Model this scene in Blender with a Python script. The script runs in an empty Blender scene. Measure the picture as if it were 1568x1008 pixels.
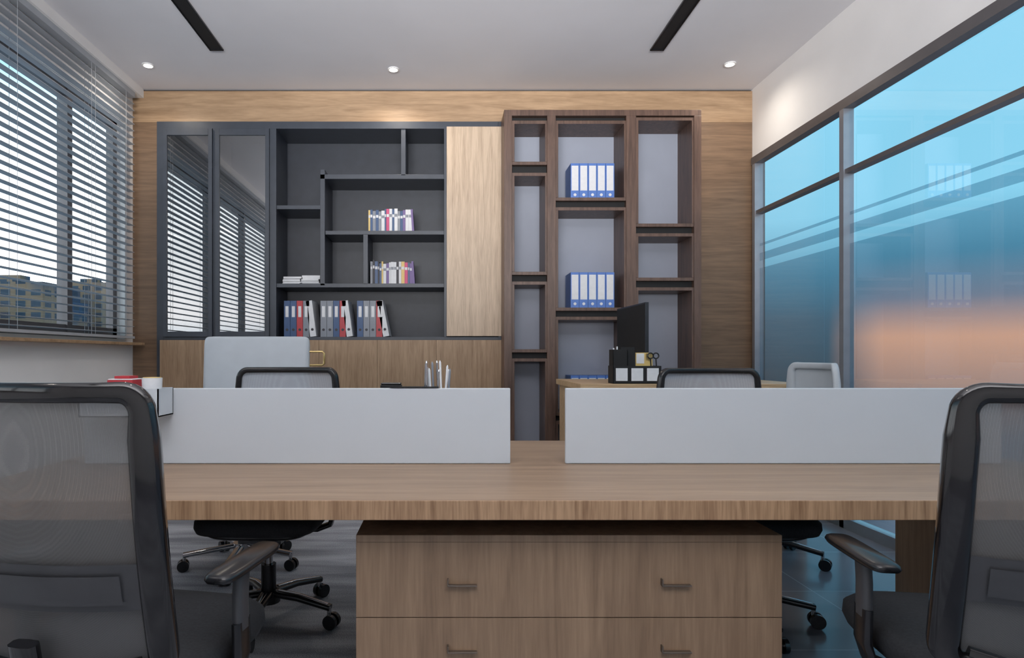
import bpy, bmesh, math, random
from mathutils import Vector, Matrix
random.seed(7)
H=1.15; F=941.0; VX=680.0; VY=545.0
def PX(px,y): return (px-VX)*y/F
def PZ(py,y): return H+(VY-py)*y/F
scene=bpy.context.scene
# ---------------------------------------------------------------- materials
def newmat(name):
    m=bpy.data.materials.new(name); m.use_nodes=True
    nt=m.node_tree; b=nt.nodes['Principled BSDF']
    return m,nt,b
def plain(name,col,rough=.5,metal=0,var=.06,scale=12,emis=None,es=0,coat=0):
    m,nt,b=newmat(name)
    tc=nt.nodes.new('ShaderNodeTexCoord'); n=nt.nodes.new('ShaderNodeTexNoise'); n.inputs['Scale'].default_value=scale
    n.inputs['Detail'].default_value=3
    nt.links.new(tc.outputs['Object'],n.inputs['Vector'])
    r=nt.nodes.new('ShaderNodeValToRGB')
    r.color_ramp.elements[0].position=.3; r.color_ramp.elements[1].position=.7
    r.color_ramp.elements[0].color=tuple(c*(1-var) for c in col)+(1,)
    r.color_ramp.elements[1].color=tuple(min(1,c*(1+var)) for c in col)+(1,)
    nt.links.new(n.outputs['Fac'],r.inputs['Fac']); nt.links.new(r.outputs['Color'],b.inputs['Base Color'])
    b.inputs['Roughness'].default_value=rough; b.inputs['Metallic'].default_value=metal
    if coat: b.inputs['Coat Weight'].default_value=coat; b.inputs['Coat Roughness'].default_value=.1
    if emis: b.inputs['Emission Color'].default_value=emis+(1,); b.inputs['Emission Strength'].default_value=es
    return m
def wood(name,c1,c2,scale,rough=.45,fine=.5):
    m,nt,b=newmat(name)
    tc=nt.nodes.new('ShaderNodeTexCoord'); mp=nt.nodes.new('ShaderNodeMapping'); mp.inputs['Scale'].default_value=scale
    nt.links.new(tc.outputs['Object'],mp.inputs['Vector'])
    n=nt.nodes.new('ShaderNodeTexNoise'); n.inputs['Scale'].default_value=1; n.inputs['Detail'].default_value=6; n.inputs['Distortion'].default_value=1.2
    n2=nt.nodes.new('ShaderNodeTexNoise'); n2.inputs['Scale'].default_value=6; n2.inputs['Detail'].default_value=4
    nt.links.new(mp.outputs[0],n.inputs['Vector']); nt.links.new(mp.outputs[0],n2.inputs['Vector'])
    mx=nt.nodes.new('ShaderNodeMath'); mx.operation='MULTIPLY_ADD'; mx.inputs[1].default_value=fine
    nt.links.new(n2.outputs['Fac'],mx.inputs[0]); nt.links.new(n.outputs['Fac'],mx.inputs[2])
    r=nt.nodes.new('ShaderNodeValToRGB'); r.color_ramp.elements[0].position=.45; r.color_ramp.elements[1].position=1.0
    r.color_ramp.elements[0].color=c1+(1,); r.color_ramp.elements[1].color=c2+(1,)
    nt.links.new(mx.outputs[0],r.inputs['Fac']); nt.links.new(r.outputs['Color'],b.inputs['Base Color'])
    b.inputs['Roughness'].default_value=rough
    bp=nt.nodes.new('ShaderNodeBump'); bp.inputs['Strength'].default_value=.08; bp.inputs['Distance'].default_value=.002
    nt.links.new(mx.outputs[0],bp.inputs['Height']); nt.links.new(bp.outputs[0],b.inputs['Normal'])
    return m
def glass(name,base,gain,tint=(1,1,1),pw=4):
    m=bpy.data.materials.new(name); m.use_nodes=True; nt=m.node_tree; nt.nodes.clear()
    o=nt.nodes.new('ShaderNodeOutputMaterial'); t=nt.nodes.new('ShaderNodeBsdfTransparent'); t.inputs[0].default_value=tint+(1,)
    g=nt.nodes.new('ShaderNodeBsdfGlossy'); g.inputs['Roughness'].default_value=.01; g.inputs['Color'].default_value=(1,1,1,1)
    lw=nt.nodes.new('ShaderNodeLayerWeight'); lw.inputs[0].default_value=.5
    p=nt.nodes.new('ShaderNodeMath'); p.operation='POWER'; p.inputs[1].default_value=pw; nt.links.new(lw.outputs['Facing'],p.inputs[0])
    ma=nt.nodes.new('ShaderNodeMath'); ma.operation='MULTIPLY_ADD'; ma.inputs[1].default_value=gain; ma.inputs[2].default_value=base; ma.use_clamp=True
    mx=nt.nodes.new('ShaderNodeMixShader')
    nt.links.new(p.outputs[0],ma.inputs[0]); nt.links.new(ma.outputs[0],mx.inputs[0]); nt.links.new(t.outputs[0],mx.inputs[1]); nt.links.new(g.outputs[0],mx.inputs[2]); nt.links.new(mx.outputs[0],o.inputs[0])
    return m
def semi(name,col,opac,rough=.5,tint=(1,1,1),weave=0):
    m=bpy.data.materials.new(name); m.use_nodes=True; nt=m.node_tree; b=nt.nodes['Principled BSDF']; o=nt.nodes['Material Output']
    b.inputs['Base Color'].default_value=col+(1,); b.inputs['Roughness'].default_value=rough
    t=nt.nodes.new('ShaderNodeBsdfTransparent'); t.inputs[0].default_value=tint+(1,)
    mx=nt.nodes.new('ShaderNodeMixShader'); mx.inputs[0].default_value=opac
    if weave:
        tc=nt.nodes.new('ShaderNodeTexCoord'); ck=nt.nodes.new('ShaderNodeTexVoronoi'); ck.inputs['Scale'].default_value=weave; ck.inputs['Randomness'].default_value=.15
        nt.links.new(tc.outputs['Object'],ck.inputs['Vector'])
        mr=nt.nodes.new('ShaderNodeMapRange'); mr.inputs['From Min'].default_value=.1; mr.inputs['From Max'].default_value=.6
        mr.inputs['To Min'].default_value=opac-.12; mr.inputs['To Max'].default_value=min(1,opac+.1)
        nt.links.new(ck.outputs['Distance'],mr.inputs['Value']); nt.links.new(mr.outputs[0],mx.inputs[0])
    nt.links.new(t.outputs[0],mx.inputs[1]); nt.links.new(b.outputs[0],mx.inputs[2]); nt.links.new(mx.outputs[0],o.inputs[0])
    return m
M_deskx=wood('oak_desktop',(.22,.145,.095),(.35,.24,.16),(1.2,22,22))
M_deskedge=wood('oak_edge',(.17,.085,.04),(.44,.275,.16),(30,30,1.5),fine=.7)
M_oakz=wood('oak_vertical',(.19,.118,.072),(.34,.225,.142),(22,22,1.3))
M_cabz=wood('oak_cabinet',(.25,.15,.083),(.43,.29,.178),(26,26,1.8),fine=.6)
M_door=wood('oak_door_light',(.38,.275,.19),(.62,.48,.35),(24,24,1.5),fine=.7)
M_wall=wood('wood_wall_panel',(.29,.18,.098),(.50,.335,.20),(1.5,20,16),rough=.5)
M_wallshade=wood('wood_wall_panel_shaded',(.13,.08,.047),(.24,.148,.088),(1.5,20,30),rough=.5)  # same wood as the header, downlight falloff put into its colour
M_walnut=wood('walnut',(.065,.037,.028),(.16,.094,.068),(25,25,2),rough=.4)
M_rear=wood('oak_rear_desk',(.42,.27,.14),(.62,.43,.25),(2,22,22))
M_white=plain('wall_paint_white',(.90,.89,.88),.7,var=.02,scale=3)
M_ceil=plain('ceiling_paint',(.76,.755,.79),.8,var=.02,scale=2)
M_dark=plain('anthracite_laminate',(.030,.036,.050),.45,var=.1)
M_darkf=plain('anthracite_frame',(.045,.054,.072),.4,var=.08)
M_nback=plain('niche_back_greyblue',(.35,.38,.46),.6,var=.04,scale=3)
M_frame=plain('window_frame_metal',(.17,.16,.165),.35,.5,var=.05)
M_mull=plain('mullion_aluminium',(.34,.36,.40),.3,.5,var=.05)
M_slat=plain('blind_slat',(.42,.45,.49),.45,var=.03)
M_black=plain('black_plastic',(.010,.010,.012),.25,var=.1)
M_blackg=plain('black_gloss_frame',(.007,.006,.007),.10,var=.1,coat=.3)
M_matte=plain('black_matte',(.008,.008,.009),.7,var=.1)
M_fab=plain('seat_fabric_black',(.015,.016,.019),.85,var=.3,scale=150)
M_fabw=plain('chair_leather_light',(.46,.50,.54),.5,var=.03)
M_mesh=semi('chair_mesh_grey',(.115,.112,.113),.78,.7,weave=700)
M_meshl=semi('chair_mesh_light',(.36,.39,.44),.8,.7,weave=300)
M_lumb=plain('lumbar_plastic',(.05,.05,.055),.5,var=.08)
M_chrome=plain('chrome',(.5,.5,.52),.15,1,var=.02)
M_panel=plain('desk_screen_white',(.54,.575,.615),.35,var=.012,scale=2)
M_handle=plain('handle_metal',(.22,.18,.15),.35,.8,var=.03)
M_brass=plain('brass',(.6,.45,.2),.3,.8,var=.03)
M_paper=plain('paper_white',(.75,.76,.78),.7,var=.03,scale=40)
M_blue=plain('binder_blue',(.09,.20,.55),.4,var=.05)
M_navy=plain('binder_navy',(.03,.08,.2),.4,var=.05)
M_red=plain('binder_red',(.45,.03,.04),.4,var=.05)
M_grey=plain('binder_grey',(.22,.24,.28),.4,var=.05)
M_pink=plain('book_magenta',(.6,.08,.2),.5); M_yel=plain('book_yellow',(.75,.55,.2),.5); M_purp=plain('book_purple',(.18,.12,.3),.5)
M_bk=plain('book_black',(.03,.03,.04),.5)
M_glass=glass('window_glass',.09,.9,(.97,.98,1),3.5)
M_doorglass=glass('cabinet_glass',.34,.9,(.4,.45,.5))
M_film=semi('frost_film_blue',(.06,.28,.38),.22,.3,(.62,.70,.76))
M_screen=plain('monitor_back',(.02,.022,.028),.35)
M_lamp=plain('downlight_lens',(1,1,1),.5,emis=(1,.97,.92),es=6)
M_ring=plain('downlight_ring',(.8,.8,.8),.4)
def tiles():
    m,nt,b=newmat('floor_gloss_tile'); tc=nt.nodes.new('ShaderNodeTexCoord'); br=nt.nodes.new('ShaderNodeTexBrick')
    br.offset=0; br.inputs['Scale'].default_value=1; br.inputs['Brick Width'].default_value=.6; br.inputs['Row Height'].default_value=.6; br.inputs['Mortar Size'].default_value=.003
    br.inputs['Color1'].default_value=(.16,.175,.21,1); br.inputs['Color2'].default_value=(.18,.195,.23,1); br.inputs['Mortar'].default_value=(.3,.34,.38,1)
    nt.links.new(tc.outputs['Object'],br.inputs['Vector']); nt.links.new(br.outputs['Color'],b.inputs['Base Color'])
    b.inputs['Roughness'].default_value=.2; return m
M_tile=tiles()
def carpet():
    m,nt,b=newmat('carpet_stripe'); tc=nt.nodes.new('ShaderNodeTexCoord'); mp=nt.nodes.new('ShaderNodeMapping'); mp.inputs['Scale'].default_value=(1.0,7,1)
    mp.inputs['Rotation'].default_value=(0,0,.12)
    n=nt.nodes.new('ShaderNodeTexNoise'); n.inputs['Scale'].default_value=1.2; n.inputs['Detail'].default_value=3
    n2=nt.nodes.new('ShaderNodeTexNoise'); n2.inputs['Scale'].default_value=260
    nt.links.new(tc.outputs['Object'],mp.inputs[0]); nt.links.new(mp.outputs[0],n.inputs['Vector']); nt.links.new(tc.outputs['Object'],n2.inputs['Vector'])
    ad=nt.nodes.new('ShaderNodeMath'); ad.operation='MULTIPLY_ADD'; ad.inputs[1].default_value=1.0
    nt.links.new(n2.outputs['Fac'],ad.inputs[0]); nt.links.new(n.outputs['Fac'],ad.inputs[2])
    r=nt.nodes.new('ShaderNodeValToRGB'); r.color_ramp.elements[0].position=.7; r.color_ramp.elements[1].position=1.0
    sc=nt.nodes.new('ShaderNodeMath'); sc.operation='MULTIPLY'; sc.inputs[1].default_value=.82; nt.links.new(ad.outputs[0],sc.inputs[0])
    r.color_ramp.elements[0].color=(.17,.18,.205,1); r.color_ramp.elements[1].color=(.50,.52,.57,1)
    nt.links.new(sc.outputs[0],r.inputs[0]); nt.links.new(r.outputs[0],b.inputs['Base Color']); b.inputs['Roughness'].default_value=.9
    return m
M_carpet=carpet()
def citymat():
    m,nt,b=newmat('building_facade'); tc=nt.nodes.new('ShaderNodeTexCoord'); 
    sx=nt.nodes.new('ShaderNodeSeparateXYZ'); nt.links.new(tc.outputs['Object'],sx.inputs[0])
    cb=nt.nodes.new('ShaderNodeCombineXYZ'); ad=nt.nodes.new('ShaderNodeMath'); nt.links.new(sx.outputs[0],ad.inputs[0]); nt.links.new(sx.outputs[1],ad.inputs[1])
    nt.links.new(ad.outputs[0],cb.inputs[0]); nt.links.new(sx.outputs[2],cb.inputs[1])
    br=nt.nodes.new('ShaderNodeTexBrick'); br.offset=0; br.inputs['Scale'].default_value=1; br.inputs['Brick Width'].default_value=1.6; br.inputs['Row Height'].default_value=1.2; br.inputs['Mortar Size'].default_value=.30
    br.inputs['Color1'].default_value=(.03,.055,.09,1); br.inputs['Color2'].default_value=(.06,.09,.13,1)
    n=nt.nodes.new('ShaderNodeTexNoise'); n.inputs['Scale'].default_value=.12; nt.links.new(tc.outputs['Object'],n.inputs['Vector'])
    r=nt.nodes.new('ShaderNodeValToRGB'); r.color_ramp.elements[0].position=.48; r.color_ramp.elements[1].position=.56
    r.color_ramp.elements[0].color=(.045,.085,.16,1); r.color_ramp.elements[1].color=(.34,.21,.13,1)
    nt.links.new(n.outputs['Fac'],r.inputs[0]); nt.links.new(r.outputs[0],br.inputs['Mortar'])
    nt.links.new(cb.outputs[0],br.inputs['Vector']); nt.links.new(br.outputs['Color'],b.inputs['Base Color'])
    b.inputs['Roughness'].default_value=.7
    return m
M_city=citymat()
# ---------------------------------------------------------------- builder
class B:
    def __init__(s): s.v=[];s.f=[];s.m=[];s.mats=[];s.sm=[]
    def mi(s,m):
        if m not in s.mats: s.mats.append(m)
        return s.mats.index(m)
    def raw(s,vs,fs,m,smooth=False):
        o=len(s.v); s.v+= [tuple(v) for v in vs]; k=s.mi(m)
        for f in fs: s.f.append([i+o for i in f]); s.m.append(k); s.sm.append(smooth)
    def box(s,x0,x1,y0,y1,z0,z1,m,M=None):
        x0,x1=sorted((x0,x1)); y0,y1=sorted((y0,y1)); z0,z1=sorted((z0,z1))
        vs=[Vector((x,y,z)) for z in (z0,z1) for (x,y) in ((x0,y0),(x1,y0),(x1,y1),(x0,y1))]
        if M is not None: vs=[M@v for v in vs]
        s.raw(vs,[(0,3,2,1),(4,5,6,7),(0,1,5,4),(1,2,6,5),(2,3,7,6),(3,0,4,7)],m)
    def cyl(s,p0,p1,r0,m,r1=None,n=20):
        p0=Vector(p0);p1=Vector(p1); r1=r0 if r1 is None else r1
        d=(p1-p0).normalized(); a=d.orthogonal().normalized(); b=d.cross(a)
        vs=[];
        for p,r in((p0,r0),(p1,r1)):
            for i in range(n):
                t=2*math.pi*i/n; vs.append(p+(a*math.cos(t)+b*math.sin(t))*r)
        s.raw(vs,[(i,(i+1)%n,(i+1)%n+n,i+n) for i in range(n)],m,True)
        s.raw(vs,[tuple(range(n))[::-1],tuple(range(n,2*n))],m)
    def sweep(s,pts,normals,w,d,m,closed=True,n=10,ex=.6,ws=None):
        N=len(pts); vs=[]
        for i in range(N):
            p=pts[i]
            if closed: t=(pts[(i+1)%N]-pts[i-1]).normalized()
            else: t=(pts[min(i+1,N-1)]-pts[max(i-1,0)]).normalized()
            nn=normals[i]; nn=(nn-t*nn.dot(t)).normalized(); sd=t.cross(nn)
            k=ws[i] if ws else 1
            for j in range(n):
                a=2*math.pi*(j+.5)/n; c=math.cos(a); q=math.sin(a)
                vs.append(p+sd*(math.copysign(abs(c)**ex,c)*w*k)+nn*(math.copysign(abs(q)**ex,q)*d*(1+(k-1)*.3)))
        fs=[]
        for i in range(N if closed else N-1):
            for j in range(n):
                a=i*n+j;b=i*n+(j+1)%n;c=((i+1)%N)*n+(j+1)%n;e=((i+1)%N)*n+j
                fs.append((a,b,c,e))
        s.raw(vs,fs,m,True)
        if not closed: s.raw(vs,[tuple(range(n))[::-1],tuple(range((N-1)*n,N*n))],m)
    def sup(s,c,ax,ay,layers,m,n=40,p=4,dome=0,M=None):
        vs=[]
        for z,k in layers:
            for i in range(n):
                a=2*math.pi*i/n; co=math.cos(a);si=math.sin(a)
                x=math.copysign(abs(co)**(2/p),co)*(ax-k);y=math.copysign(abs(si)**(2/p),si)*(ay-k)
                v=Vector((c[0]+x,c[1]+y,c[2]+z))
                vs.append(M@v if M is not None else v)
        L=len(layers); fs=[]
        for l in range(L-1):
            for i in range(n): fs.append((l*n+i,l*n+(i+1)%n,(l+1)*n+(i+1)%n,(l+1)*n+i))
        fs.append(tuple(range(n))[::-1]); fs.append(tuple(range((L-1)*n,L*n)))
        s.raw(vs,fs,m,True)
    def grid(s,fn,nu,nv,m):
        vs=[fn(-1+2*i/nu,j/nv) for j in range(nv+1) for i in range(nu+1)]
        s.raw(vs,[(j*(nu+1)+i,j*(nu+1)+i+1,(j+1)*(nu+1)+i+1,(j+1)*(nu+1)+i) for j in range(nv) for i in range(nu)],m,True)
    def done(s,name,bevel=0,loc=(0,0,0),rot=0):
        me=bpy.data.meshes.new(name); me.from_pydata(s.v,[],s.f); 
        for m in s.mats: me.materials.append(m)
        for i,p in enumerate(me.polygons): p.material_index=s.m[i]; p.use_smooth=s.sm[i]
        me.update(); ob=bpy.data.objects.new(name,me); scene.collection.objects.link(ob)
        ob.location=loc; ob.rotation_euler=(0,0,rot)
        if bevel:
            mo=ob.modifiers.new('bevel','BEVEL'); mo.width=bevel; mo.segments=2; mo.limit_method='ANGLE'; mo.angle_limit=math.radians(50)
        return ob
# ---------------------------------------------------------------- room
XL,XR=-2.71,2.683; YB=5.35; YF=-3.0; ZC=3.47
b=B(); b.box(XL-.15,XR+.1,YF-.1,5.85,-.1,0,M_tile)
b.box(XL+.01,.75,-1.5,5.2,-.02,.004,M_carpet); b.done('floor')
b=B(); b.box(XL-.15,XR+.1,YF-.1,5.85,ZC,ZC+.12,M_ceil); b.done('ceiling')
b=B()
b.box(XL-.15,XR+.1,5.74,5.85,0,ZC,M_wall)
b.box(XL-.02,XR,YB,5.74,3.185,ZC-.014,M_wall)
b.box(XL-.02,-2.495,YB,5.74,0,3.184,M_wallshade)
b.box(.525,XR,YB,5.74,0,3.184,M_wallshade)
b.box(XL-.02,XR,YB+.02,5.74,ZC-.014,ZC,M_matte)
b.done('wall_back')
b=B(); wz0,wz1,wy0,wy1=1.29,3.13,-1.6,5.22
b.box(XL-.15,XL,YF,5.74,0,wz0,M_white); b.box(XL-.15,XL,YF,5.74,wz1,ZC,M_white)
b.box(XL-.15,XL,wy1,5.74,wz0,wz1,M_white); b.box(XL-.15,XL,YF,wy0,wz0,wz1,M_white)
b.done('wall_left')
b=B(); b.box(XL-.15,XR+.1,YF-.1,YF,0,ZC,M_white); b.done('wall_front')
b=B(); b.box(XR,XR+.1,YF,5.74,2.865,ZC,M_white); b.box(XR,XR+.1,5.33,5.74,0,2.865,M_frame); b.box(XR,XR+.1,YF,-2.2,0,2.865,M_white); b.done('wall_right')
b=B(); b.box(XL,-2.615,YF,YB,3.395,ZC,M_white); b.done('trim_1')
b=B(); b.box(XL-.0,-2.59,wy0-.05,5.32,1.24,1.262,M_wall); b.done('window_sill',.003)
b=B(); xa,xb=-2.84,-2.78
b.box(xa,xb,wy0,wy1,wz0,wz0+.09,M_frame); b.box(xa,xb,wy0,wy1,wz1-.06,wz1,M_frame)
b.box(xa,xb,wy1-.06,wy1,wz0,wz1,M_frame); b.box(xa,xb,wy0,wy0+.06,wz0,wz1,M_frame)
for y in (4.55,3.3,2.05,.8,-.4): b.box(xa-.01,xb+.01,y-.03,y+.03,wz0,wz1,M_frame)
b.raw([(-2.812,wy0,wz0),(-2.812,wy1,wz0),(-2.812,wy1,wz1),(-2.812,wy0,wz1)],[(0,1,2,3)],M_glass)
b.done('window_1')
b=B(); z=1.34; cx=-2.665
tilt=Matrix.Rotation(math.radians(-3),4,'Y')
while z<3.34:
    for (ya,yb) in ((-1.5,3.62),(3.64,5.24)):
        M=Matrix.Translation((cx,0,z))@tilt; b.box(-.025,.025,ya,yb,-.0015,.0015,M_slat,M)
    z+=.0575
b.box(cx-.028,cx+.028,-1.5,3.62,1.295,1.315,M_slat); b.box(cx-.028,cx+.028,3.64,5.24,1.295,1.315,M_slat)
for y in (5.1,4.65,4.6,3.8,3.5,2.6,1.6,.6,-.5):
    for dx in (-.026,.026): b.box(cx+dx-.001,cx+dx+.001,y,y+.003,1.3,3.395,M_slat)
b.box(cx-.03,cx+.03,-1.5,5.24,3.35,3.395,M_slat)
b.done('venetian_blind')
b=B(); gx0,gx1=XR,XR+.05
b.box(gx0-.02,gx1,-2.2,5.33,2.80,2.865,M_frame)
b.box(gx0-.01,gx1,-2.2,5.33,2.365,2.395,M_frame)
b.box(gx0-.02,gx1,-2.2,5.33,0,.07,M_mull)
for y in (5.29,4.12,1.75,-.6,-2.17): b.box(gx0-.02,gx1,y-.022,y+.022,0,2.80,M_mull)
b.raw([(gx0+.02,-2.17,.07),(gx0+.02,5.29,.07),(gx0+.02,5.29,2.8),(gx0+.02,-2.17,2.8)],[(0,1,2,3)],M_glass)
for z0,z1 in ((.08,1.90),(1.965,2.03),(2.09,2.112)): b.raw([(gx0+.024,-2.15,z0),(gx0+.024,5.27,z0),(gx0+.024,5.27,z1),(gx0+.024,-2.15,z1)],[(0,1,2,3)],M_film)
b.done('window_2')
def slot(x):
    b=B(); b.box(x-.045,x+.045,-2.4,4.64,ZC-.006,ZC,M_matte)
    b.box(x-.052,x-.045,-2.4,4.65,ZC-.012,ZC,M_black); b.box(x+.045,x+.052,-2.4,4.65,ZC-.012,ZC,M_black); b.box(x-.052,x+.052,4.64,4.65,ZC-.012,ZC,M_black)
    b.done('linear_ceiling_light')
slot(-1.72); slot(1.61)
for x,y,e in ((-2.36,4.9,20),(-.41,4.97,26),(2.27,4.88,20),(-.41,1.2,15),(-2.3,1.2,12),(2.2,1.2,12)):
    b=B(); b.cyl((x,y,ZC-.008),(x,y,ZC),.045,M_ring); b.cyl((x,y,ZC-.010),(x,y,ZC-.007),.033,M_lamp); b.done('recessed_downlight')
    li=bpy.data.lights.new('downlight_lamp','SPOT'); li.energy=e; li.color=(1,.90,.78); li.spot_size=math.radians(160); li.spot_blend=1; li.shadow_soft_size=.04
    o=bpy.data.objects.new('downlight_lamp',li); o.location=(x,y,ZC-.03); scene.collection.objects.link(o)
# ---------------------------------------------------------------- built-in bookcase
Y0=5.30; YR=5.70
X=lambda p:PX(p,Y0); Z=lambda p:PZ(p,Y0)
b=B(); D=M_dark; Df=M_darkf
b.box(X(240),X(769),YR-.02,YR,0,Z(186),D)
def vpart(x0,x1,ya,yb,m=Df): b.box(X(x0),X(x1),Y0,YR-.02,Z(yb),Z(ya),m)
vpart(240,252,186,748); vpart(763,769,186,748) 
b.box(X(252),X(763),Y0,YR-.02,Z(197),Z(186),Df)
b.box(X(252),X(763),Y0,YR-.02,Z(521),Z(516),Df)
vpart(326,331,197,516); vpart(413,423,197,516); vpart(680,684,197,516)
def shelf(x0,x1,y,t=6): b.box(X(x0),X(x1),Y0+.01,YR-.02,Z(y+t/2),Z(y-t/2),Df)
shelf(423,490,317); shelf(490,680,270,7); shelf(498,680,356); shelf(423,680,437)
b.box(X(490),X(497),Y0+.01,YR-.02,Z(437),Z(259),Df)
b.box(X(614),X(621),Y0+.01,YR-.02,Z(268),Z(197),Df)
b.box(X(556),X(563),Y0+.01,YR-.02,Z(435),Z(358),Df)
for y in (300,410): b.box(X(252),X(413),Y0+.06,YR-.02,Z(y+2),Z(y-2),D)
for a,c in ((251,326),(331,413)):
    b.box(X(a),X(a+6),Y0-.02,Y0,Z(516),Z(198),Df); b.box(X(c-6),X(c),Y0-.02,Y0,Z(516),Z(198),Df)
    b.box(X(a+6),X(c-6),Y0-.02,Y0,Z(208),Z(198),Df); b.box(X(a+6),X(c-6),Y0-.02,Y0,Z(516),Z(508),Df)
    b.raw([(X(a+6),Y0-.01,Z(508)),(X(c-6),Y0-.01,Z(508)),(X(c-6),Y0-.01,Z(208)),(X(a+6),Y0-.01,Z(208))],[(0,1,2,3)],M_doorglass)
b.box(X(684),X(769),Y0-.02,Y0,Z(515),Z(195),M_door)
b.box(X(252),X(763),Y0+.03,YR-.02,.08,Z(521),D)
xs=[246,311,400,489,578,668,769]
for i in range(6): b.box(X(xs[i])+.001,X(xs[i+1])-.001,Y0-.02,Y0,.09,Z(521),M_cabz)
b.box(X(246),X(769),Y0,Y0+.05,0,.08,D)
b.done('built_in_bookcase',.0015)
def books(name,x0,x1,zb,y=Y0+.09,h=.215,d=.16,seed=1,cols=None):
    rnd=random.Random(seed); b=B(); x=x0
    cols=cols or [M_paper,M_paper,M_paper,M_grey,M_pink,M_yel,M_purp,M_bk,M_navy,M_navy,M_grey,M_paper]
    while x<x1-.012:
        w=rnd.uniform(.013,.03); w=min(w,x1-x); hh=h*rnd.uniform(.84,1); m=rnd.choice(cols); yy=y+rnd.uniform(0,.012)
        lean=Matrix.Translation((x,0,zb))
        b.box(0,w-.001,yy,yy+d,.001,hh,m,lean)
        b.box(.002,w-.003,yy-.0008,yy+.001,hh*.66,hh*.78,M_paper if m!=M_paper else M_grey,lean)
        x+=w
    M=Matrix.Translation((x1+.002,0,zb))@Matrix.Rotation(math.radians(-4),4,'Y'); b.box(0,.018,y,y+d,.0015,h*.95,M_purp,M)
    b.done(name)
books('row_of_books',X(562),X(630),Z(353),seed=3)
books('row_of_books',X(565),X(631),Z(434),seed=12)
b=B(); rnd=random.Random(4)
for xc in (X(444),X(473)):
    z=Z(434)
    for k in range(5):
        t=rnd.uniform(.010,.018); dx=rnd.uniform(-.008,.008); w=rnd.uniform(.072,.08)
        b.box(xc-w+dx,xc+w+dx,Y0+.06+rnd.uniform(0,.02),Y0+.27,z+.0005,z+t,M_paper); z+=t
b.done('stacked_papers',.001)
def binder(b,x,w,h,d,y,z,m,lean=0):
    M=Matrix.Translation((x,0,z))@Matrix.Rotation(math.radians(lean),4,'Y')
    b.box(0,.003,y,y+d,0.001,h,m,M); b.box(w-.003,w,y,y+d,.001,h,m,M); b.box(0.003,w-.003,y,y+.004,.001,h,m,M)
    b.box(.004,w-.004,y+.02,y+d-.01,.01,h-.02,M_paper,M)
    b.box(w*.25,w*.75,y-.0015,y,h*.55,h*.85,M_paper,M)
    b.cyl(M@Vector((w/2,y-.003,h*.2)),M@Vector((w/2,y,h*.2)),w*.22,M_bk,n=14)
b=B(); z=Z(516)+.0; x=X(433); seq=[(M_navy,0),(M_navy,0),(M_red,0),(M_grey,0),(M_paper,-7),None,(M_grey,0),(M_grey,0),(M_navy,0),(M_red,0),(M_paper,-8),None,(M_navy,0),(M_grey,0),(M_grey,0),(M_red,0),(M_paper,-11)]
w=.0525
for s_ in seq:
    if s_ is None: x+=.04; continue
    binder(b,x+(.006 if s_[1] else 0),w,.315,.25,Y0+.04,z,s_[0],s_[1]); x+=w+.003
b.done('lever_arch_binders')
# ---------------------------------------------------------------- walnut shelving unit
YA=5.02; YBk=5.348
X=lambda p:PX(p,YA); Z=lambda p:PZ(p,YA)
b=B(); W=M_walnut
ztop=Z(168)
b.box(.53,X(1074),YBk-.012,YBk,0.0,ztop,M_nback)
b.box(X(772),X(1074),YA,Y0-.025,Z(177),ztop,W); b.box(.53,X(1074),Y0-.025,YBk-.012,Z(177),ztop,W)
b.box(X(772),X(784),YA,Y0-.025,0,Z(177),W); b.box(.53,X(784),Y0-.025,YBk-.012,0,Z(177),W)
for a,c in ((838,851),(959,974),(1063,1074)): b.box(X(a),X(c),YA,YBk-.012,0,Z(177),W)
def col(x0,x1,ops):
    prev=177
    for (ya,yb) in ops:
        b.box(X(x0),X(x1),YA+.008,YBk-.012,Z(ya),Z(ya-5),W)
        b.box(X(x0),X(x1),YA+.008,YBk-.012,Z(yb+5),Z(yb),W)
        if ya-5>prev+.5: b.box(X(x0),X(x1),YA+.05,YBk-.012,Z(ya-5),Z(prev),M_matte)
        b.box(X(x0),X(x0+4),YA+.006,YBk-.012,Z(yb),Z(ya),W); b.box(X(x1-3),X(x1),YA+.006,YBk-.012,Z(yb),Z(ya),W)
        prev=yb+5
    return prev
fl=545+H*F/YA
col(784,838,[(189,247),(269,416),(436,535),(554,690),(705,fl-8)])
col(851,959,[(189,302),(322,471),(490,632),(650,fl-8)])
col(974,1063,[(184,342),(362,425),(445,600),(616,fl-8)])
b.done('walnut_shelving_unit',.0015)
for yb,h in ((302,.296),(471,.296),(632,.30)):
    b=B(); x=X(876); w=(X(944)-X(876))/5
    for i in range(5):
        y=YA+.06
        b.box(x+.001,x+w-.001,y,y+.22,Z(yb)+.001,Z(yb)+h,M_blue)
        b.box(x+.008,x+w-.008,y-.002,y,Z(yb)+.07,Z(yb)+h-.02,M_paper)
        b.cyl((x+w/2,y-.003,Z(yb)+.035),(x+w/2,y,Z(yb)+.035),.012,M_paper,n=14)
        x+=w
    b.done('blue_file_boxes',.001)
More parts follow.
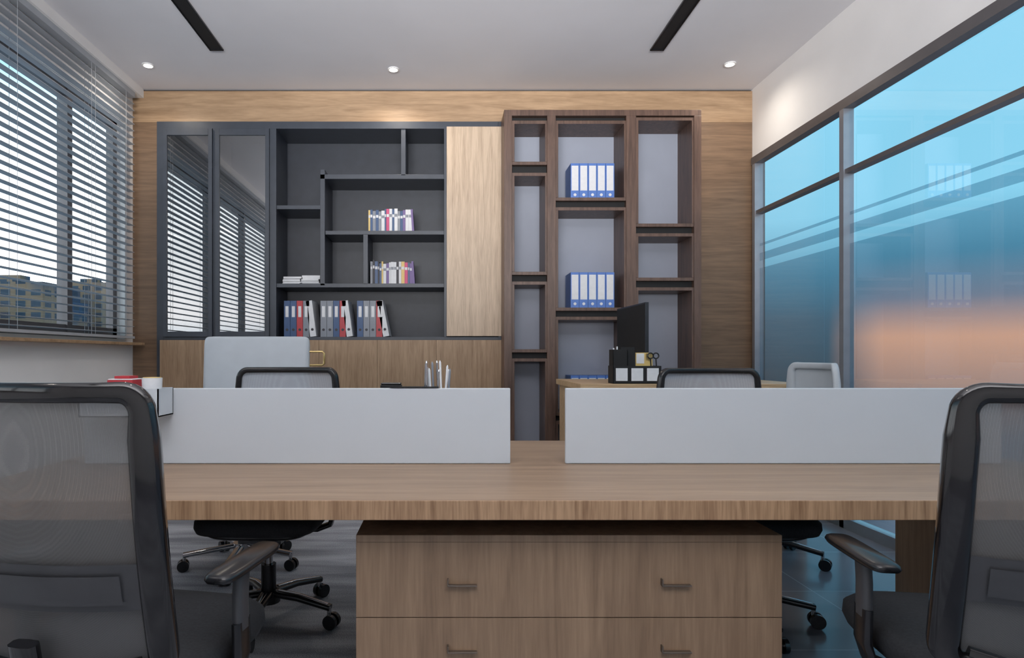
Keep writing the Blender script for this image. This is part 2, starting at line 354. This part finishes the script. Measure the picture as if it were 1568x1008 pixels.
# ---------------------------------------------------------------- bench desk
b=B(); dx0,dx1,dy0,dy1=-1.45,2.17,1.695,2.895
b.box(dx0,dx1,dy0+.003,dy1,.696,.75,M_deskx); b.box(dx0,dx1,dy0,dy0+.003,.696,.75,M_deskedge)
b.box(dx0,dx0+.045,dy0+.01,dy1,0.004,.696,M_oakz); b.box(dx1-.045,dx1,dy0+.01,dy1,0,.696,M_oakz)
b.box(dx0+.045,dx1-.045,2.25,2.31,.62,.696,M_matte)
b.done('bench_desk',.002)
b=B(); px0,px1,py0,py1=-.255,.979,1.78,2.24
b.box(px0,px1,py0+.02,py1,.03,.61,M_oakz); b.box(px0,px1,py0,py1,.61,.63,M_oakz)
b.box(px0+.02,px1-.02,py0+.04,py1-.02,0.004,.03,M_matte)
for za,zb in ((.392,.6095),(.2,.3895),(.04,.1975)):
    b.box(px0,px1,py0,py0+.02,za,zb,M_oakz)
for hx in ((685+730)/2,(1012+1056)/2):
    c=(hx-VX)*py0/F
    for hz in (.488,.296,.12):
        b.box(c-.043,c+.043,py0-.016,py0-.012,hz-.002,hz+.002,M_handle)
        b.box(c-.043,c-.039,py0-.016,py0,hz-.002,hz+.018,M_handle)
        b.box(c-.043,c+.043,py0-.012,py0,hz-.001,hz+.001,M_handle)
b.done('drawer_pedestal',.0015)
for a,c in ((-1.33,.245),(.449,2.06)):
    b=B(); b.box(a,c,2.27,2.288,.751,1.03,M_panel)
    for x in (a+.25,c-.25): b.box(x-.03,x+.03,2.288,2.30,.751,.80,M_chrome)
    b.done('desk_divider_screen',.003)
def tray(b,x0,x1,y0,y1,z0,z1,m):
    t=.004
    b.box(x0,x1,y0,y1,z0,z0+t,m); b.box(x0,x1,y0,y0+t,z0,z1,m); b.box(x0,x1,y1-t,y1,z0,z1,m); b.box(x0,x0+t,y0,y1,z0,z1,m); b.box(x1-t,x1,y0,y1,z0,z1,m)
b=B(); tray(b,-1.28,-1.0,2.15,2.269,.935,1.034,M_panel)
b.box(-1.2,-1.05,2.262,2.29,1.031,1.036,M_panel)
b.done('hanging_desk_tray')
b=B(); b.box(-1.19,-1.10,2.17,2.25,.94,1.064,M_red); b.box(-1.188,-1.102,2.172,2.248,1.0642,1.068,M_paper); b.box(-1.17,-1.115,2.18,2.24,1.0685,1.078,M_red); b.done('red_note_box',.001)
b=B(); b.cyl((-1.045,2.2,.94),(-1.045,2.2,1.071),.030,M_paper,.034); b.cyl((-1.045,2.2,1.0715),(-1.045,2.2,1.073),.030,M_yel); b.done('paper_cup')
b=B(); tray(b,-.26,.05,2.289,2.375,.93,1.02,M_black); b.box(-.2,-.02,2.268,2.29,1.031,1.036,M_black); b.done('hanging_pen_tray')
b=B(); rnd=random.Random(5)
for i in range(11):
    x=-.075+i*.0095; y=2.335+rnd.uniform(-.02,.02); dx=rnd.uniform(-.012,.012); zt=rnd.uniform(1.085,1.125)
    m=rnd.choice([M_chrome,M_paper,M_black,M_grey,M_chrome])
    b.cyl((x,y,.936),(x+dx,y,zt),.0042,m,n=10); b.cyl((x+dx,y,zt),(x+dx*1.1,y,zt+.008),.0042,m,.0015,n=10)
b.done('pens')
b=B(); b.box(-.24,-.16,2.31,2.35,.936,1.04,M_matte); b.box(-.238,-.162,2.312,2.348,1.04,1.048,M_black); b.done('stapler',.003)
# ---------------------------------------------------------------- office chair
def rrect(hw,hh,r,n=8,m=10):
    pts=[]
    cs=[(hw-r,hh-r,0),(-hw+r,hh-r,90),(-hw+r,-hh+r,180),(hw-r,-hh+r,270)]
    for k,(cx,cy,a0) in enumerate(cs):
        for i in range(n+1):
            a=math.radians(a0+90*i/n); pts.append((cx+r*math.cos(a),cy+r*math.sin(a)))
        nx=cs[(k+1)%4]; a=math.radians(nx[2]); q=(nx[0]+r*math.cos(a),nx[1]+r*math.sin(a)); p=pts[-1]
        for i in range(1,m): pts.append((p[0]+(q[0]-p[0])*i/m,p[1]+(q[1]-p[1])*i/m))
    return pts
def chair(name,loc,rot,mesh,frame,seatm=M_fab,top=1.095,base=M_black,thick=1.0,lumb=M_lumb):
    b=B()
    zb,zt=.50,top
    def S(u,t):
        hw=.235+.035*math.sin(math.pi*min(1,t*.75+.05))-.012*t
        y=-.235-.085*t-.035*math.sin(math.pi*t)+.055*u*u
        return Vector((u*hw,y,zb+(zt-zb)*t))
    def N(u,t):
        e=.01; a=S(u+e,t)-S(u-e,t); c=S(u,t+e)-S(u,t-e); return c.cross(a).normalized()
    pts=rrect(1,1,.14)
    P=[];NN=[];ws=[]
    for (u,v) in pts:
        t=(v+1)/2; uu=u*.93; tt=.03+t*.94; P.append(S(uu,tt)); NN.append(N(uu,tt))
        ws.append(1.0+(.5 if thick>=1 else .1)*min(1,max(0,(abs(u)-.8)/.2))*(1 if v<.85 else .5))
    b.sweep(P,NN,.019*thick,.016,frame,True,12,.55,ws=ws)
    b.grid(lambda u,t:S(u*.9,.04+.92*t),14,20,mesh)
    b.grid(lambda u,t:S(u*.88,.27+.16*t)+Vector((0,-.010,0)),14,4,lumb)
    b.grid(lambda u,t:S(u*.74,.295+.10*t)+Vector((0,-.016,0)),14,3,lumb)
    b.sweep([Vector((0,-.02,.41)),Vector((0,-.16,.40)),Vector((0,-.25,.43)),Vector((0,-.285,.52)),Vector((0,-.30,.60))],[Vector((0,-.2,1)),Vector((0,-.3,1)),Vector((0,-1,.6)),Vector((0,-1,.1)),Vector((0,-1,.1))],.03,.014,frame,False,10)
    b.sweep([S(-.8,.06)+Vector((0,-.012,0)),S(-.4,.04)+Vector((0,-.018,-.01)),S(0,.03)+Vector((0,-.02,-.01)),S(.4,.04)+Vector((0,-.018,-.01)),S(.8,.06)+Vector((0,-.012,0))],[Vector((0,-1,0))]*5,.02,.012,frame,False,10)
    b.sup((0,.03,0),.255,.245,[(.425,.03),(.43,.008),(.45,0),(.475,.002),(.492,.02),(.50,.06),(.504,.12)],seatm,p=4.5)
    b.sup((0,.03,0),.235,.225,[(.405,.03),(.426,.0)],base)
    b.box(-.09,.09,-.10,.12,.36,.406,base)
    b.cyl((.09,.06,.385),(.22,.06,.38),.008,base,n=10)
    b.cyl((0,0,.10),(0,0,.24),.032,base); b.cyl((0,0,.24),(0,0,.365),.019,M_chrome)
    b.cyl((0,0,.075),(0,0,.125),.05,base)
    for k in range(5):
        a=math.radians(72*k+20); c,s=math.cos(a),math.sin(a); d=Vector((c,s,0))
        b.sweep([Vector((0,0,.115))+d*.03,Vector((0,0,.11))+d*.15,Vector((0,0,.085))+d*.30],[Vector((0,0,1))]*3,.024,.013,base,False,10,ws=[1.2,1,.75])
        b.sweep([Vector((0,0,.129))+d*.05,Vector((0,0,.124))+d*.15,Vector((0,0,.099))+d*.29],[Vector((0,0,1))]*3,.008,.002,M_chrome,False,8)
        e=d*.295; q=Vector((-s,c,0))
        b.cyl(e+Vector((0,0,.05)),e+Vector((0,0,.09)),.009,M_chrome,n=10)
        w=e+d*.012
        for sg in (-1,1): b.cyl(w+q*(.008*sg)+Vector((0,0,.03)),w+q*(.026*sg)+Vector((0,0,.03)),.03,M_black,n=20)
        b.cyl(w-q*.02+Vector((0,0,.03)),w+q*.02+Vector((0,0,.03)),.011,M_chrome,n=12)
    for sg in (-1,1):
        b.sweep([Vector((sg*.10,.0,.395)),Vector((sg*.22,.0,.395)),Vector((sg*.272,.0,.415)),Vector((sg*.285,.0,.46)),Vector((sg*.283,.0,.54))],[Vector((0,1,0))]*5,.011,.032,base,False,10)
        b.sweep([Vector((sg*.283,-.0,.52)),Vector((sg*.282,.0,.60)),Vector((sg*.280,.01,.655))],[Vector((0,1,0))]*3,.012,.026,M_lumb,False,10)
        b.sup((sg*.277,.03,0),.038,.135,[(.652,.016),(.656,.004),(.663,0),(.670,.003),(.674,.010)],base,p=4.5)
    return b.done(name,0,loc,rot)
chair('office_chair',(-.745,1.46,0.004),math.radians(-10),M_mesh,M_blackg,base=M_black)
chair('office_chair',(1.30,1.45,0),math.radians(-9),M_mesh,M_blackg)
chair('office_chair',(-.765,2.68,0.004),math.radians(178),M_meshl,M_black,thick=.7)
chair('office_chair',(1.28,2.68,0),math.radians(181),M_meshl,M_black,thick=.7)
chair('visitor_chair',(1.80,3.48,0),math.radians(86),M_fabw,M_fabw,top=1.11,lumb=M_fabw)
def exec_chair(loc,rot):
    b=B()
    M=Matrix.Translation((0,-.24,.83))@Matrix.Rotation(math.radians(90+4),4,'X')
    b.sup((0,0,0),.31,.43,[(-.025,.02),(-.02,.006),(-.01,0),(.01,0),(.02,.006),(.025,.02)],M_fabw,p=26,n=160,M=M)
    b.sup((0,.04,0),.28,.26,[(.40,.03),(.41,.005),(.46,0),(.49,.01),(.50,.05)],M_fabw,p=5)
    b.box(-.1,.1,-.1,.12,.35,.40,M_black); b.cyl((0,0,.1),(0,0,.36),.025,M_chrome); b.cyl((0,0,.075),(0,0,.125),.05,M_chrome)
    b.sweep([Vector((0,0,.38)),Vector((0,-.2,.37)),Vector((0,-.29,.42)),Vector((0,-.30,.6))],[Vector((0,-.2,1)),Vector((0,-.5,1)),Vector((0,-1,.3)),Vector((0,-1,0))],.04,.012,M_chrome,False,10)
    for k in range(5):
        a=math.radians(72*k+20); d=Vector((math.cos(a),math.sin(a),0)); q=Vector((-d.y,d.x,0))
        b.sweep([Vector((0,0,.11))+d*.03,Vector((0,0,.085))+d*.30],[Vector((0,0,1))]*2,.022,.012,M_chrome,False,10)
        for sg in (-1,1): b.cyl(d*.30+q*(.008*sg)+Vector((0,0,.03)),d*.30+q*(.026*sg)+Vector((0,0,.03)),.03,M_black)
        b.cyl(d*.295+Vector((0,0,.04)),d*.295+Vector((0,0,.09)),.009,M_chrome,n=10)
    for sg in (-1,1):
        b.sweep([Vector((sg*.2,.02,.41)),Vector((sg*.31,.02,.43)),Vector((sg*.32,.02,.66))],[Vector((0,1,0))]*3,.012,.03,M_chrome,False,10)
        b.sup((sg*.32,.02,0),.035,.14,[(.655,.01),(.665,0),(.68,.004),(.685,.012)],M_fabw,p=4)
    b.sweep([Vector((-.27,-.27,1.17)),Vector((-.385,-.27,1.17)),Vector((-.395,-.27,1.16)),Vector((-.395,-.27,1.10)),Vector((-.385,-.27,1.09)),Vector((-.27,-.27,1.09))],[Vector((0,1,0))]*6,.006,.01,M_brass,False,8)
    return b.done('executive_chair',0,loc,rot)
exec_chair((-1.105,3.37,0.004),math.radians(180))
# ---------------------------------------------------------------- rear desk and items
b=B(); rx0,rx1,ry0,ry1=.87,2.36,3.92,4.78
b.box(rx0,rx1,ry0,ry1,.93,.97,M_rear); b.box(rx0+.02,rx0+.06,ry0+.04,ry1-.04,0,.93,M_rear); b.box(rx1-.06,rx1-.02,ry0+.04,ry1-.04,0,.93,M_rear)
b.box(rx0+.06,rx1-.06,ry1-.12,ry1-.09,.45,.93,M_rear); b.done('executive_desk',.003)
b=B()
M=Matrix.Translation((1.35,4.42,1.335))@Matrix.Rotation(math.radians(2),4,'Z')
b.box(-.012,.012,-.30,.30,-.175,.175,M_screen,M); b.box(-.0135,-.012,-.29,.29,-.16,.165,M_matte,M); b.box(.012,.03,-.12,.12,-.1,.08,M_screen,M)
b.box(1.365,1.39,4.38,4.46,.975,1.3,M_screen); b.box(1.28,1.48,4.3,4.54,.971,.98,M_screen); b.done('computer_monitor',.002)
b=B(); ox0,ox1,oy0,oy1=1.085,1.395,3.945,4.065
tray(b,ox0,ox1,oy0,oy1,.971,1.085,M_matte); tray(b,ox0+.005,ox0+.1,oy0+.02,oy1-.005,.975,1.19,M_matte)
b.box(ox0+.06,ox0+.15,oy0+.04,oy1-.02,.975,1.205,M_matte)
for k in range(3):
    c=ox0+.055+k*.1; b.box(c-.038,c+.038,oy0-.0025,oy0,.988,1.07,M_paper)
b.done('desk_organizer',.001)
b=B(); b.box(ox0+.16,ox0+.27,oy0+.05,oy0+.056,1.0,1.17,M_yel); b.box(ox0+.165,ox0+.215,oy0+.047,oy0+.05,1.10,1.165,M_paper); b.box(ox0+.225,ox0+.262,oy0+.047,oy0+.05,1.12,1.165,M_brass); b.done('note_cards')
b=B()
for k,(dx,zt) in enumerate(((.012,1.20),(.022,1.185),(.034,1.21),(.046,1.19))): b.cyl((ox0+dx,oy0+.03,.98),(ox0+dx,oy0+.03,zt),.005,M_paper,n=10)
b.done('marker_pens')
b=B()
for cx_ in (.285,.25):
    c=Vector((ox0+cx_,oy0+.03,1.15)); pts=[c+Vector((.018*math.cos(a),0,.018*math.sin(a))) for a in [i*math.pi/8 for i in range(16)]]
    b.sweep(pts,[Vector((0,1,0))]*16,.004,.004,M_black,True,8); b.cyl(c+Vector((0,0,-.018)),c+Vector((.01,0,-.16)),.004,M_black,n=8)
b.done('scissors')
# ---------------------------------------------------------------- city outside
b=B(); rnd=random.Random(11)
for i in range(46):
    y=-60+i*3.6+rnd.uniform(-1,1); x=-rnd.uniform(36,60); w=rnd.uniform(2,4.5); h=rnd.uniform(.02,.11)*math.hypot(x,y)+1
    b.box(x-w,x+w,y-w*.6,y+w*.6,-14,h,M_city); b.box(x-w*.4,x+w*.2,y-w*.3,y+w*.1,h,h+rnd.uniform(.4,1.2),M_city)
b.done('city_buildings')
# ---------------------------------------------------------------- world
wd=bpy.data.worlds.new('sky'); scene.world=wd; wd.use_nodes=True; nt=wd.node_tree; nt.nodes.clear()
out=nt.nodes.new('ShaderNodeOutputWorld'); bg=nt.nodes.new('ShaderNodeBackground'); tc=nt.nodes.new('ShaderNodeTexCoord'); sx=nt.nodes.new('ShaderNodeSeparateXYZ')
nt.links.new(tc.outputs['Generated'],sx.inputs[0])
def ramp(stops):
    r=nt.nodes.new('ShaderNodeValToRGB'); e=r.color_ramp.elements
    while len(e)<len(stops): e.new(.5)
    for k,(p,c) in enumerate(stops): e[k].position=p; e[k].color=c+(1,)
    return r
mr=nt.nodes.new('ShaderNodeMapRange'); mr.inputs['From Min'].default_value=-.2; mr.inputs['From Max'].default_value=.8; nt.links.new(sx.outputs[2],mr.inputs[0])
P=lambda z:(z+.2)
rl=ramp([(P(-.15),(.10,.15,.2)),(P(0),(.55,.7,.8)),(P(.06),(1,1,1)),(P(.25),(.9,.98,1)),(P(.36),(.22,.42,.52)),(P(.5),(.16,.33,.42))])
rr=ramp([(P(-.15),(.05,.07,.09)),(P(-.03),(.07,.09,.11)),(P(.05),(.09,.15,.20)),(P(.11),(.10,.27,.38)),(P(.19),(.20,.50,.66)),(P(.36),(.22,.56,.74))])
ro=ramp([(P(-.10),(.16,.20,.26)),(P(-.04),(.50,.29,.22)),(P(.025),(.88,.44,.27)),(P(.075),(.24,.25,.31)),(P(.13),(.10,.29,.41)),(P(.20),(.20,.50,.66))])
for r in (rl,rr,ro): nt.links.new(mr.outputs[0],r.inputs[0])
m1=nt.nodes.new('ShaderNodeMapRange'); m1.inputs['From Min'].default_value=.53; m1.inputs['From Max'].default_value=.58; nt.links.new(sx.outputs[0],m1.inputs[0])
x1=nt.nodes.new('ShaderNodeMixRGB'); nt.links.new(m1.outputs[0],x1.inputs[0]); nt.links.new(rr.outputs[0],x1.inputs[1]); nt.links.new(ro.outputs[0],x1.inputs[2])
m2=nt.nodes.new('ShaderNodeMapRange'); m2.inputs['From Min'].default_value=-.15; m2.inputs['From Max'].default_value=.15; nt.links.new(sx.outputs[0],m2.inputs[0])
sl=nt.nodes.new('ShaderNodeVectorMath'); sl.operation='SCALE'; sl.inputs['Scale'].default_value=3.0; nt.links.new(rl.outputs[0],sl.inputs[0])
sr=nt.nodes.new('ShaderNodeVectorMath'); sr.operation='SCALE'; sr.inputs['Scale'].default_value=1.5; nt.links.new(x1.outputs[0],sr.inputs[0])
x2=nt.nodes.new('ShaderNodeMixRGB'); nt.links.new(m2.outputs[0],x2.inputs[0]); nt.links.new(sl.outputs[0],x2.inputs[1]); nt.links.new(sr.outputs[0],x2.inputs[2])
nt.links.new(x2.outputs[0],bg.inputs[0]); bg.inputs[1].default_value=1.0; nt.links.new(bg.outputs[0],out.inputs[0])
# added fill lights and window portals
def area(name,loc,rot,sx_,sy_,e,col):
    li=bpy.data.lights.new(name,'AREA'); li.shape='RECTANGLE'; li.size=sx_; li.size_y=sy_; li.energy=e; li.color=col
    o=bpy.data.objects.new(name,li); o.location=loc; o.rotation_euler=rot; scene.collection.objects.link(o); return o
area('overhead_fill',(0,-.8,3.44),(0,0,0),3.5,1.6,36,(1,.98,.98))  # added fill light behind the camera, not a fixture of the room
o=area('rear_fill',(-.3,-2.2,1.9),(math.radians(90+29),0,math.radians(-7)),3.6,1.0,165,(1,.985,.98)); o.data.spread=math.radians(72)  # added unseen fill, aimed up to brighten ceiling and back wall
for n,l,r,a,c in (('portal_left',(-2.90,1.8,2.2),(0,math.radians(-90),0),1.9,6.8),('portal_right',(2.78,1.6,1.45),(0,math.radians(90),0),2.8,7.4)):
    o=area(n,l,r,a,c,1,(1,1,1)); o.data.cycles.is_portal=True
# camera
cd=bpy.data.cameras.new('camera'); cam=bpy.data.objects.new('camera',cd); scene.collection.objects.link(cam)
cam.location=(0,0,H); cam.rotation_euler=(math.radians(90),0,0); cd.sensor_width=36; cd.sensor_fit='HORIZONTAL'; cd.lens=F/1568*36
cd.shift_x=(784-VX)/1568; cd.shift_y=(VY-504)/1568; cd.clip_start=.02; cd.clip_end=500
scene.camera=cam
scene.view_settings.view_transform='Standard'
